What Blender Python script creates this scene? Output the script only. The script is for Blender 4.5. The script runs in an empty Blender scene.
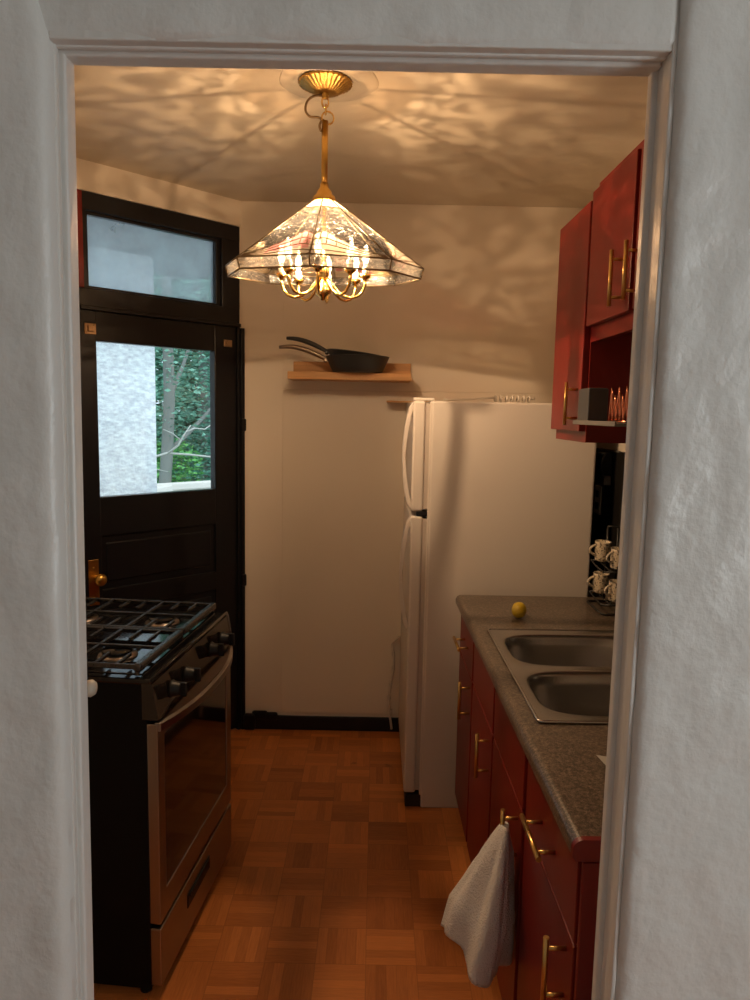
import bpy, bmesh, math, random
from mathutils import Vector, Matrix
R = math.radians
C = bpy.context.scene.collection
sc = bpy.context.scene
random.seed(7)

# ------------------------------------------------------------------ camera
cam_d = bpy.data.cameras.new('camera'); cam = bpy.data.objects.new('camera', cam_d); C.objects.link(cam)
cam_d.sensor_fit = 'VERTICAL'; cam_d.sensor_height = 36; cam_d.lens = 25.92; cam_d.clip_start = .02
_p, _r = R(6.9), R(-1.15)
_rt = Vector((1, 0, 0)); _fw = Vector((0, math.cos(_p), -math.sin(_p))); _up = Vector((0, math.sin(_p), math.cos(_p)))
_r2 = _rt * math.cos(_r) - _up * math.sin(_r); _u2 = _up * math.cos(_r) + _rt * math.sin(_r)
cam.matrix_world = Matrix(((_r2.x, _u2.x, -_fw.x, 0), (_r2.y, _u2.y, -_fw.y, 0), (_r2.z, _u2.z, -_fw.z, 1.6), (0, 0, 0, 1)))
sc.camera = cam
# ------------------------------------------------------------------ light
SKY = 2.0           # overcast daylight
HALL_W = 14.5        # daylight coming through the window of the front room
BULB_W = 2.4         # each candle bulb
CORE_W = 27.0        # added point light at the lamp's centre, carries most of the bulbs' output
BULB_COL = (1.0, .655, .375)
sc.view_settings.view_transform = 'Standard'; sc.view_settings.look = 'None'
sc.view_settings.exposure = 0.0; sc.view_settings.gamma = 1.0; sc.view_settings.use_curve_mapping = False
w = bpy.data.worlds.new('sky'); sc.world = w; w.use_nodes = True
nt = w.node_tree; bg = nt.nodes['Background']
tc = nt.nodes.new('ShaderNodeTexCoord'); sp = nt.nodes.new('ShaderNodeSeparateXYZ'); rp = nt.nodes.new('ShaderNodeValToRGB')
rp.color_ramp.elements[0].position = 0.0; rp.color_ramp.elements[0].color = (.55, .72, .85, 1)
rp.color_ramp.elements[1].position = 0.6; rp.color_ramp.elements[1].color = (.72, .88, 1, 1)
nt.links.new(tc.outputs['Generated'], sp.inputs[0]); nt.links.new(sp.outputs['Z'], rp.inputs[0])
nt.links.new(rp.outputs[0], bg.inputs[0]); bg.inputs[1].default_value = SKY
sun_d = bpy.data.lights.new('sun', 'SUN'); sun_d.energy = 1.6; sun_d.angle = R(25); sun_d.color = (.85, .95, 1)
sun = bpy.data.objects.new('sun', sun_d); C.objects.link(sun); sun.rotation_euler = (R(48), 0, R(25)); sun.location = (0, 0, 8)
ld = bpy.data.lights.new('front_room_window_daylight', 'AREA'); ld.shape = 'RECTANGLE'; ld.size = 1.3; ld.size_y = 1.1
ld.energy = HALL_W; ld.color = (1.0, .975, .89)
lo = bpy.data.objects.new('front_room_window_daylight', ld); C.objects.link(lo)
lo.location = (1.79, -.45, 1.45); lo.rotation_euler = (0, R(90), 0)
try:
    sc.cycles.use_denoising = True
    sc.cycles.transparent_max_bounces = 24; sc.cycles.max_bounces = 10; sc.cycles.diffuse_bounces = 5; sc.cycles.sample_clamp_indirect = 6
    sc.cycles.caustics_reflective = False; sc.cycles.caustics_refractive = False
except Exception: pass

# ------------------------------------------------------------------ materials
def N(nt, t, **kw):
    n = nt.nodes.new('ShaderNode' + t)
    for k, v in kw.items():
        if k in n.inputs: n.inputs[k].default_value = v
        else: setattr(n, k, v)
    return n
def pmat(name, col, rough=.5, metal=0., spec=.5, bump=None, var=None, coat=0., trans=0.):
    """bump = [(scale, strength, detail, stretch)], var = (scale, amount, stretch)"""
    m = bpy.data.materials.new(name); m.use_nodes = True; nt = m.node_tree; L = nt.links
    b = nt.nodes['Principled BSDF']
    b.inputs['Base Color'].default_value = (*col, 1); b.inputs['Roughness'].default_value = rough
    b.inputs['Metallic'].default_value = metal; b.inputs['Specular IOR Level'].default_value = spec
    b.inputs['Coat Weight'].default_value = coat; b.inputs['Coat Roughness'].default_value = .08
    if trans: b.inputs['Transmission Weight'].default_value = trans
    tc = N(nt, 'TexCoord')
    def noise(scale, detail, st):
        mp = N(nt, 'Mapping'); mp.inputs['Scale'].default_value = st
        L.new(tc.outputs['Object'], mp.inputs['Vector'])
        n = N(nt, 'TexNoise'); n.inputs['Scale'].default_value = scale; n.inputs['Detail'].default_value = detail
        L.new(mp.outputs[0], n.inputs['Vector']); return n
    if var:
        n = noise(var[0], 4, var[2] if len(var) > 2 else (1, 1, 1))
        r = N(nt, 'ValToRGB'); a = var[1]
        r.color_ramp.elements[0].position = .3; r.color_ramp.elements[1].position = .7
        r.color_ramp.elements[0].color = (*[c * (1 - a) for c in col], 1); r.color_ramp.elements[1].color = (*[min(1, c * (1 + a)) for c in col], 1)
        L.new(n.outputs['Fac'], r.inputs[0]); L.new(r.outputs[0], b.inputs['Base Color'])
    prev = None
    for q in (bump or []):
        n = noise(q[0], q[2] if len(q) > 2 else 3, q[3] if len(q) > 3 else (1, 1, 1))
        bp = N(nt, 'Bump'); bp.inputs['Strength'].default_value = q[1]; bp.inputs['Distance'].default_value = .01
        L.new(n.outputs['Fac'], bp.inputs['Height'])
        if prev: L.new(prev.outputs[0], bp.inputs['Normal'])
        prev = bp
    if prev: L.new(prev.outputs[0], b.inputs['Normal'])
    return m
M = {}
M['plaster'] = pmat('hall_paint', (.66, .655, .63), .33, bump=[(16, .42, 6, (1, 1, .6)), (60, .2, 4), (5, .5, 3)])
M['trim'] = pmat('trim_paint', (.66, .65, .62), .36, bump=[(45, .3, 4, (1, 1, .35)), (9, .3, 3)])
M['cream'] = pmat('kitchen_wall_paint', (.74, .66, .55), .42, bump=[(5, .12, 3), (1.3, .15, 1)], var=(1.5, .03))
M['ceil'] = pmat('ceiling_paint', (.60, .53, .42), .5, bump=[(6, .32, 4, (1, 2.2, 1)), (22, .1, 3)])
M['white_enamel'] = pmat('refrigerator_enamel', (.68, .62, .55), .34, bump=[(140, .05, 2)])
M['gasket'] = pmat('refrigerator_gasket', (.50, .44, .38), .6)
M['black_wood'] = pmat('black_door_paint', (.007, .007, .009), .3, spec=.35, bump=[(14, .12, 3, (1, 1, .2))])
M['black_enamel'] = pmat('black_enamel', (.006, .006, .007), .07)
M['black_side'] = pmat('black_stove_side', (.005, .0045, .0045), .5, spec=.12)
M['black_glass'] = pmat('black_oven_glass', (.012, .008, .006), .05, coat=.4)
M['iron'] = pmat('cast_iron', (.013, .014, .016), .27, spec=.9, bump=[(150, .15, 2)])
M['black_plastic'] = pmat('black_plastic', (.009, .009, .010), .45, spec=.3)
M['steel'] = pmat('stainless_steel', (.33, .29, .26), .3, 1., bump=[(60, .03, 2, (1, .02, 1))])
M['sink_steel'] = pmat('sink_steel', (.42, .40, .38), .27, 1., bump=[(200, .02, 2)])
M['brass'] = pmat('brass', (.62, .38, .10), .3, 1., bump=[(40, .05, 2)])
M['polished_brass'] = pmat('polished_brass', (.80, .53, .17), .16, 1.)
M['gold_pull'] = pmat('brushed_gold', (.66, .42, .14), .3, 1.)
M['red'] = pmat('red_cabinet_paint', (.175, .0115, .0075), .36, spec=.28, bump=[(9, .08, 3)], var=(2.5, .12))
M['red_dark'] = pmat('red_cabinet_gap_shade', (.045, .004, .003), .5)  # cabinet red darkened: shade of the door gaps put into the body colour
M['red_end'] = pmat('red_end_panel', (.17, .010, .008), .4)
M['niche'] = pmat('dark_red_interior', (.085, .006, .005), .5)
M['dark'] = pmat('dark_gap', (.015, .006, .005), .7)
M['pine'] = pmat('shelf_pine', (.56, .29, .10), .45, bump=[(60, .1, 3, (.06, 1, 1))], var=(14, .25, (.25, 3, 3)))
M['pan'] = pmat('non_stick_pan', (.030, .032, .034), .4)
M['pan_handle'] = pmat('pan_handle_steel', (.30, .24, .19), .4, 1.)
M['backsplash'] = pmat('black_backsplash', (.016, .014, .012), .35, bump=[(20, .05, 3)])
M['lemon'] = pmat('lemon_peel', (.60, .41, .02), .4, bump=[(120, .15, 3)])
M['grey_tray'] = pmat('grey_plastic', (.13, .12, .11), .45)
M['grey_box'] = pmat('charcoal_box', (.042, .042, .042), .5)
M['copper'] = pmat('copper_wire', (.70, .26, .15), .25, 1.)
M['wire'] = pmat('black_wire', (.012, .011, .010), .4)
M['white_plastic'] = pmat('white_plastic', (.62, .58, .52), .4)
M['cord'] = pmat('white_cord', (.60, .54, .46), .5)
M['tan_cord'] = pmat('tan_lamp_cord', (.30, .20, .10), .5)
M['candle'] = pmat('candle_sleeve', (.85, .78, .62), .5)
M['lead'] = pmat('lead_came', (.30, .22, .12), .35, .8)
M['paper'] = pmat('paper', (.75, .74, .70), .7)
M['wood_knob'] = pmat('pale_knob', (.42, .38, .32), .4)
M['old_metal'] = pmat('old_brass_latch', (.40, .25, .13), .45, .5)
M['stucco'] = pmat('outdoor_stucco', (.74, .82, .88), .8, bump=[(9, 1., 7), (30, 1., 5), (3, 1., 4, (1, 1, 2))], var=(26, .22, (1, 1, 2.2)))
M['bark'] = pmat('tree_bark', (.20, .22, .20), .9, bump=[(12, .8, 4, (1, 1, .2))])
M['pale_bark'] = pmat('bare_branch_bark', (.48, .50, .45), .8)
M['rail'] = pmat('white_rail_paint', (.78, .74, .66), .5)
M['eave'] = pmat('eave_paint', (.18, .19, .20), .7)
M['ground'] = pmat('outdoor_ground', (.05, .10, .05), .9, var=(3, .5))

def leaf_mat(name, col):
    m = pmat(name, col, .55, var=(1.2, .5)); return m
M['leaf_a'] = leaf_mat('foliage_deep', (.08, .24, .17)); M['leaf_b'] = leaf_mat('foliage_mid', (.15, .36, .26)); M['leaf_c'] = leaf_mat('foliage_bright', (.17, .50, .14))

def towel_mat():
    m = pmat('white_terry', (.72, .69, .66), .95, bump=[(260, .6, 3), (60, .25, 3)]); return m
M['towel'] = towel_mat()

def granite():
    m = bpy.data.materials.new('speckled_laminate'); m.use_nodes = True; nt = m.node_tree; L = nt.links; b = nt.nodes['Principled BSDF']
    tc = N(nt, 'TexCoord'); n = N(nt, 'TexNoise', Scale=150., Detail=3.); n2 = N(nt, 'TexNoise', Scale=420., Detail=2.)
    L.new(tc.outputs['Object'], n.inputs['Vector']); L.new(tc.outputs['Object'], n2.inputs['Vector'])
    r = N(nt, 'ValToRGB'); e = r.color_ramp.elements
    e[0].position = .34; e[0].color = (.022, .016, .012, 1); e[1].position = .68; e[1].color = (.30, .23, .17, 1)
    x = e.new(.50); x.color = (.105, .078, .056, 1)
    mx = N(nt, 'Math', operation='ADD'); ml = N(nt, 'Math', operation='MULTIPLY'); ml.inputs[1].default_value = .5
    L.new(n.outputs['Fac'], mx.inputs[0]); L.new(n2.outputs['Fac'], mx.inputs[1]); L.new(mx.outputs[0], ml.inputs[0])
    L.new(ml.outputs[0], r.inputs[0]); L.new(r.outputs[0], b.inputs['Base Color']); b.inputs['Roughness'].default_value = .3
    return m
M['counter'] = granite()

def parquet():
    m = bpy.data.materials.new('finger_block_parquet'); m.use_nodes = True; nt = m.node_tree; L = nt.links; b = nt.nodes['Principled BSDF']
    tc = N(nt, 'TexCoord'); mp = N(nt, 'Mapping'); s = 1 / .148; mp.inputs['Scale'].default_value = (s, s, s)
    L.new(tc.outputs['Object'], mp.inputs['Vector']); sep = N(nt, 'SeparateXYZ'); L.new(mp.outputs[0], sep.inputs[0])
    def ma(op, a, c=None):
        n = N(nt, 'Math', operation=op)
        for i, v in enumerate((a, c)):
            if v is None: continue
            if isinstance(v, (int, float)): n.inputs[i].default_value = v
            else: L.new(v, n.inputs[i])
        return n.outputs[0]
    X, Y = sep.outputs['X'], sep.outputs['Y']
    fx, fy = ma('FLOOR', X), ma('FLOOR', Y); ux, uy = ma('FRACT', X), ma('FRACT', Y)
    par = ma('FLOORED_MODULO', ma('ADD', fx, fy), 2)
    mixu = N(nt, 'Mix', data_type='FLOAT'); L.new(par, mixu.inputs[0]); L.new(ux, mixu.inputs[2]); L.new(uy, mixu.inputs[3])
    u5 = ma('MULTIPLY', mixu.outputs[0], 5); idx = ma('FLOOR', u5); fu = ma('FRACT', u5)
    cb = N(nt, 'CombineXYZ'); L.new(fx, cb.inputs[0]); L.new(fy, cb.inputs[1]); L.new(idx, cb.inputs[2])
    wn = N(nt, 'TexWhiteNoise', noise_dimensions='3D'); L.new(cb.outputs[0], wn.inputs['Vector'])
    cb2 = N(nt, 'CombineXYZ'); L.new(fx, cb2.inputs[0]); L.new(fy, cb2.inputs[1])
    wn2 = N(nt, 'TexWhiteNoise', noise_dimensions='2D'); L.new(cb2.outputs[0], wn2.inputs['Vector'])
    # grain stretched along the strip
    g1 = N(nt, 'Mapping'); g1.inputs['Scale'].default_value = (14, 1.2, 1); L.new(mp.outputs[0], g1.inputs['Vector'])
    g2 = N(nt, 'Mapping'); g2.inputs['Scale'].default_value = (1.2, 14, 1); L.new(mp.outputs[0], g2.inputs['Vector'])
    gm = N(nt, 'Mix', data_type='VECTOR'); L.new(par, gm.inputs[0]); L.new(g1.outputs[0], gm.inputs[4]); L.new(g2.outputs[0], gm.inputs[5])
    gn = N(nt, 'TexNoise', Scale=2.2, Detail=4.); L.new(gm.outputs[1], gn.inputs['Vector'])
    t = ma('ADD', ma('MULTIPLY', wn.outputs['Value'], .30), ma('ADD', ma('MULTIPLY', wn2.outputs['Value'], .30), ma('MULTIPLY', gn.outputs['Fac'], .4)))
    r = N(nt, 'ValToRGB'); e = r.color_ramp.elements
    e[0].position = .15; e[0].color = (.29, .082, .018, 1); e[1].position = .80; e[1].color = (.70, .25, .065, 1)
    L.new(t, r.inputs[0])
    # seams
    def edge(v, wd): return ma('MAXIMUM', ma('LESS_THAN', v, wd), ma('GREATER_THAN', v, 1 - wd))
    seam = ma('MAXIMUM', ma('MULTIPLY', edge(fu, .035), .5), ma('MAXIMUM', edge(ux, .010), edge(uy, .010)))
    wear = N(nt, 'TexNoise', Scale=5., Detail=5.); L.new(tc.outputs['Object'], wear.inputs['Vector'])
    wr = N(nt, 'ValToRGB'); wr.color_ramp.elements[0].position = .69; wr.color_ramp.elements[1].position = .74
    L.new(wear.outputs['Fac'], wr.inputs[0])
    tot = ma('MAXIMUM', ma('MULTIPLY', seam, .24), ma('MULTIPLY', wr.outputs[0], .7))
    mx = N(nt, 'Mix', data_type='RGBA'); L.new(tot, mx.inputs[0]); L.new(r.outputs[0], mx.inputs[6]); mx.inputs[7].default_value = (.06, .018, .005, 1)
    L.new(mx.outputs[2], b.inputs['Base Color']); b.inputs['Roughness'].default_value = .34
    bp = N(nt, 'Bump'); bp.inputs['Strength'].default_value = .12; bp.inputs['Distance'].default_value = .004
    L.new(ma('SUBTRACT', gn.outputs['Fac'], seam), bp.inputs['Height']); L.new(bp.outputs[0], b.inputs['Normal'])
    return m
M['parquet'] = parquet()

def pane(name, gloss=.12, haze=0., rough=.02):
    """clear glazing: lets light straight through, reflects a little, may be dusty"""
    m = bpy.data.materials.new(name); m.use_nodes = True; nt = m.node_tree; L = nt.links
    nt.nodes.remove(nt.nodes['Principled BSDF']); out = nt.nodes['Material Output']
    t = N(nt, 'BsdfTransparent'); g = N(nt, 'BsdfGlossy'); g.inputs['Roughness'].default_value = rough
    fr = N(nt, 'Fresnel', IOR=1.5); m1 = N(nt, 'MixShader'); L.new(fr.outputs[0], m1.inputs[0]); L.new(t.outputs[0], m1.inputs[1]); L.new(g.outputs[0], m1.inputs[2])
    last = m1
    if haze:
        d = N(nt, 'BsdfTranslucent'); d.inputs[0].default_value = (.8, .85, .88, 1)
        tcn = N(nt, 'TexCoord'); n = N(nt, 'TexNoise', Scale=5., Detail=4.); L.new(tcn.outputs['Object'], n.inputs['Vector'])
        mr = N(nt, 'MapRange'); mr.inputs[1].default_value = .3; mr.inputs[2].default_value = .7; mr.inputs[3].default_value = haze * .6; mr.inputs[4].default_value = haze * 1.3
        L.new(n.outputs['Fac'], mr.inputs[0])
        m2 = N(nt, 'MixShader'); L.new(mr.outputs[0], m2.inputs[0]); L.new(m1.outputs[0], m2.inputs[1]); L.new(d.outputs[0], m2.inputs[2]); last = m2
    L.new(last.outputs[0], out.inputs[0]); return m
M['pane'] = pane('door_pane'); M['dusty_pane'] = pane('dusty_transom_pane', haze=.38, rough=.06)

def shade_glass(name, tint, ripple=True, opal=0., lo=.06, hi=.75):
    """hand-rolled lamp glass: its ripples let more or less lamplight through"""
    m = bpy.data.materials.new(name); m.use_nodes = True; nt = m.node_tree; L = nt.links
    nt.nodes.remove(nt.nodes['Principled BSDF']); out = nt.nodes['Material Output']
    t = N(nt, 'BsdfTransparent'); t.inputs[0].default_value = (*tint, 1)
    tcn = N(nt, 'TexCoord'); mp = N(nt, 'Mapping'); mp.inputs['Scale'].default_value = (1, 1, 2.6); L.new(tcn.outputs['Object'], mp.inputs['Vector'])
    n = N(nt, 'TexNoise', Scale=54., Detail=2.5); n.inputs['Distortion'].default_value = 1.2; L.new(mp.outputs[0], n.inputs['Vector'])
    if ripple:
        r = N(nt, 'ValToRGB'); e = r.color_ramp.elements
        e[0].position = .45; e[0].color = (*[lo * c for c in tint], 1); e[1].position = .62; e[1].color = (*[hi * c for c in tint], 1)
        L.new(n.outputs['Fac'], r.inputs[0]); L.new(r.outputs[0], t.inputs[0])
    bp = N(nt, 'Bump'); bp.inputs['Strength'].default_value = .6; bp.inputs['Distance'].default_value = .01; L.new(n.outputs['Fac'], bp.inputs['Height'])
    g = N(nt, 'BsdfGlossy'); g.inputs['Roughness'].default_value = .12; L.new(bp.outputs[0], g.inputs['Normal'])
    tr = N(nt, 'BsdfTranslucent'); tr.inputs[0].default_value = (*tint, 1)
    df = N(nt, 'BsdfDiffuse'); df.inputs[0].default_value = (*tint, 1)
    a = N(nt, 'MixShader'); a.inputs[0].default_value = .3; L.new(tr.outputs[0], a.inputs[1]); L.new(df.outputs[0], a.inputs[2])
    bmix = N(nt, 'MixShader'); bmix.inputs[0].default_value = opal; L.new(t.outputs[0], bmix.inputs[1]); L.new(a.outputs[0], bmix.inputs[2])
    c = N(nt, 'MixShader'); c.inputs[0].default_value = .10; L.new(bmix.outputs[0], c.inputs[1]); L.new(g.outputs[0], c.inputs[2])
    L.new(c.outputs[0], out.inputs[0]); return m
M['clear_glass'] = shade_glass('rippled_clear_glass', (1, .97, .92), opal=.012, lo=.16, hi=.98)
M['white_glass'] = shade_glass('ivory_opal_glass', (.9, .76, .60), opal=.32, lo=.25, hi=.7)
M['pink_glass'] = shade_glass('pink_opal_glass', (.9, .40, .38), opal=.30, lo=.25, hi=.7)
M['skirt_glass'] = shade_glass('bevelled_clear_glass', (1, .97, .92), opal=.05, lo=.5, hi=.95)

def emit(name, col, s, transp=0.):
    m = bpy.data.materials.new(name); m.use_nodes = True; nt = m.node_tree; L = nt.links
    nt.nodes.remove(nt.nodes['Principled BSDF']); out = nt.nodes['Material Output']
    e = N(nt, 'Emission', Strength=s); e.inputs[0].default_value = (*col, 1)
    L.new(e.outputs[0], out.inputs[0]); return m
M['filament'] = emit('glowing_filament', (1, .78, .45), 22.)
M['bulb'] = pane('bulb_glass')

def mug_mat():
    m = bpy.data.materials.new('patterned_mug_glaze'); m.use_nodes = True; nt = m.node_tree; L = nt.links; b = nt.nodes['Principled BSDF']
    tcn = N(nt, 'TexCoord'); v = N(nt, 'TexVoronoi', Scale=85.); v.feature = 'DISTANCE_TO_EDGE'; L.new(tcn.outputs['Object'], v.inputs['Vector'])
    n = N(nt, 'TexNoise', Scale=170., Detail=2.); L.new(tcn.outputs['Object'], n.inputs['Vector'])
    r = N(nt, 'ValToRGB'); r.color_ramp.elements[0].position = .52; r.color_ramp.elements[0].color = (.70, .60, .44, 1); r.color_ramp.elements[1].position = .62; r.color_ramp.elements[1].color = (.05, .035, .025, 1)
    L.new(n.outputs['Fac'], r.inputs[0]); L.new(r.outputs[0], b.inputs['Base Color']); b.inputs['Roughness'].default_value = .3
    return m
M['mug'] = mug_mat(); M['mug_plain'] = pmat('mug_cream_glaze', (.66, .57, .44), .3)

# ------------------------------------------------------------------ mesh helpers
class MB:
    def __init__(s): s.bm = bmesh.new(); s.mi = 0
    def _new(s, n0):
        for f in list(s.bm.faces)[n0:]: f.material_index = s.mi
    def box(s, x0, x1, y0, y1, z0, z1, bev=0., mat=None, seg=2):
        b = bmesh.new(); bmesh.ops.create_cube(b, size=1)
        bmesh.ops.scale(b, vec=(x1 - x0, y1 - y0, z1 - z0), verts=b.verts); bmesh.ops.translate(b, vec=((x0 + x1) / 2, (y0 + y1) / 2, (z0 + z1) / 2), verts=b.verts)
        if bev: bmesh.ops.bevel(b, geom=b.edges[:], offset=bev, segments=seg, affect='EDGES', profile=.5)
        if mat: bmesh.ops.transform(b, matrix=mat, verts=b.verts)
        return s.join(b)
    def join(s, b):
        n0 = len(s.bm.faces); vm = {}
        for v in b.verts: vm[v] = s.bm.verts.new(v.co)
        for f in b.faces:
            try:
                g = s.bm.faces.new([vm[v] for v in f.verts]); g.smooth = f.smooth; g.material_index = s.mi
            except ValueError: pass
        b.free(); return s
    def tube(s, pts, r, n=10, cap=True, closed=False):
        pts = [Vector(p) for p in pts]; rr = r if isinstance(r, (list, tuple)) else [r] * len(pts)
        b = bmesh.new(); rings = []; prev = None
        for i, p in enumerate(pts):
            if closed: d = pts[(i + 1) % len(pts)] - pts[i - 1]
            else: d = pts[min(i + 1, len(pts) - 1)] - pts[max(i - 1, 0)]
            d.normalize()
            if prev is None:
                a = Vector((0, 0, 1)) if abs(d.z) < .9 else Vector((1, 0, 0)); x = d.cross(a).normalized()
            else: x = (prev - d * prev.dot(d)).normalized()
            prev = x; y = d.cross(x)
            rings.append([b.verts.new(p + (x * math.cos(t) + y * math.sin(t)) * rr[i]) for t in [k * 2 * math.pi / n for k in range(n)]])
        m = len(rings)
        for i in range(m if closed else m - 1):
            A, B = rings[i], rings[(i + 1) % m]
            for k in range(n):
                f = b.faces.new((A[k], A[(k + 1) % n], B[(k + 1) % n], B[k])); f.smooth = True
        if cap and not closed: b.faces.new(rings[0][::-1]); b.faces.new(rings[-1])
        return s.join(b)
    def lathe(s, prof, c=(0, 0, 0), n=32, axis='z', mat=None, wav=None):
        b = bmesh.new(); rings = []
        for (r, z) in prof:
            ring = []
            for k in range(n):
                t = 2 * math.pi * k / n; q = r * (1 + (wav(t) if wav else 0)) if r > 1e-5 else 0
                ring.append(b.verts.new((q * math.cos(t), q * math.sin(t), z)))
            rings.append(ring)
        for A, B in zip(rings, rings[1:]):
            for k in range(n):
                f = b.faces.new((A[k], A[(k + 1) % n], B[(k + 1) % n], B[k])); f.smooth = True
        bmesh.ops.remove_doubles(b, verts=b.verts, dist=1e-6)
        if axis == 'x': bmesh.ops.rotate(b, cent=(0, 0, 0), matrix=Matrix.Rotation(R(90), 3, 'Y'), verts=b.verts)
        if axis == 'y': bmesh.ops.rotate(b, cent=(0, 0, 0), matrix=Matrix.Rotation(R(-90), 3, 'X'), verts=b.verts)
        if mat: bmesh.ops.transform(b, matrix=mat, verts=b.verts)
        bmesh.ops.translate(b, vec=c, verts=b.verts); return s.join(b)
    def cyl(s, c, r, h, n=20, axis='z', bev=0.):
        e = bev or min(r, h) * .08
        return s.lathe([(0, 0), (r - e, 0), (r, e), (r, h - e), (r - e, h), (0, h)], c, n, axis)
    def prism(s, poly, z0, z1, mat=None, bev=0.):
        b = bmesh.new(); lo = [b.verts.new((x, y, z0)) for x, y in poly]; hi = [b.verts.new((x, y, z1)) for x, y in poly]
        b.faces.new(lo[::-1]); b.faces.new(hi); n = len(poly)
        for k in range(n): b.faces.new((lo[k], lo[(k + 1) % n], hi[(k + 1) % n], hi[k]))
        if bev: bmesh.ops.bevel(b, geom=b.edges[:], offset=bev, segments=2, affect='EDGES', profile=.5)
        if mat: bmesh.ops.transform(b, matrix=mat, verts=b.verts)
        return s.join(b)
    def build(s, name, mats, parent=None, smooth=False):
        me = bpy.data.meshes.new(name); bmesh.ops.recalc_face_normals(s.bm, faces=s.bm.faces)
        if smooth:
            for f in s.bm.faces: f.smooth = True
        s.bm.to_mesh(me); s.bm.free()
        for m in (mats if isinstance(mats, (list, tuple)) else [mats]): me.materials.append(m)
        o = bpy.data.objects.new(name, me); C.objects.link(o)
        if parent is not None: o.parent = parent
        return o
def tag(o, label=None, cat=None, group=None, kind=None):
    if label: o['label'] = label
    if cat: o['category'] = cat
    if group: o['group'] = group
    if kind: o['kind'] = kind
    return o
def thing(name, label, cat, loc=(0, 0, 0), rz=0, group=None, kind=None):
    o = bpy.data.objects.new(name, None); C.objects.link(o); o.location = loc; o.rotation_euler = (0, 0, rz); o.empty_display_size = .05
    return tag(o, label, cat, group, kind)
def struct(o): o['kind'] = 'structure'; return o
def copy_tree(o, parent=None):
    c = o.copy(); C.objects.link(c); c.parent = parent
    for ch in [x for x in bpy.data.objects if x.parent == o]: copy_tree(ch, c)
    return c
def arc(n, f): return [f(i / (n - 1)) for i in range(n)]

# ------------------------------------------------------------------ room shell
CZ = 2.565; RX = .95; BY = 3.49; LX = -1.235
struct(MB().box(-2.4, 1.9, -1.9, 4.3, -.08, 0).build('floor', M['parquet']))
struct(MB().box(LX - .1, RX + .1, .955, BY + .1, CZ, CZ + .08).build('ceiling', M['ceil']))
o = MB().lathe([(.146, .0035), (.146, 0), (.142, -.003), (.10, -.003), (.06, -.003), (0, -.003)], (-.16, 2.245, CZ), 40, wav=lambda t: .02 * math.sin(3 * t) + .012 * math.sin(7 * t)).build('trim_1', M['ceil']); struct(o)
o['label'] = 'round plaster patch on the ceiling around the lamp canopy'
struct(MB().box(-.70, RX + .1, BY, BY + .1, 0, CZ).build('wall_back', M['cream']))
struct(MB().box(RX, RX + .1, .9, BY, 0, CZ).build('wall_right', M['cream']))
struct(MB().box(RX - .006, RX, 1.1, BY, .93, 1.47).build('backsplash', M['backsplash']))
struct(MB().box(LX - .1, LX, .9, 2.93, 0, CZ).build('wall_left', M['cream']))
# flush board panels on the back wall
struct(MB().box(-.452, .75, BY - .005, BY, .088, 1.703, .0015).build('trim_2', M['cream']))
struct(MB().box(-.452, .94, BY - .0035, BY, 1.706, CZ, .001).build('trim_3', M['cream']))
# black skirting along the back wall with a lumpy corner block
b = MB(); b.box(-.64, .75, BY - .016, BY, 0, .072, .004)
b.box(-.64, -.58, BY - .035, BY - .004, 0, .085, .012); b.box(-.60, -.52, BY - .025, BY, .05, .098, .012); b.box(-.55, -.47, BY - .022, BY, .045, .09, .01)
struct(b.build('baseboard_back', M['black_wood']))
# angled corner wall: local x along the wall, local y outwards
DL = Vector((-1.193, 2.947, 0)); DR = R(45); DM = Matrix.Translation(DL) @ Matrix.Rotation(DR, 4, 'Z')
def dset(o): o.location = DL; o.rotation_euler = (0, 0, DR); return o
b = MB(); b.box(-.08, .80, 0, .10, 2.45, CZ); b.box(.775, .86, 0.02, .10, 0, 2.45); b.box(-.10, -.012, 0.0, .10, 0, 2.45)
struct(dset(b.build('wall_corner', M['cream'])))
b = MB(); b.box(.752, .772, -.022, .03, 0, 1.985, .003); b.box(.75, .776, -.03, .01, 1.50, 1.56, .006); b.box(.75, .776, -.03, .01, .74, .80, .006)
struct(dset(b.build('trim_4', M['black_wood'])))
struct(dset(MB().box(-.030, .006, -.03, .05, 2.07, 2.44, .002).build('trim_5', M['red'])))

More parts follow.
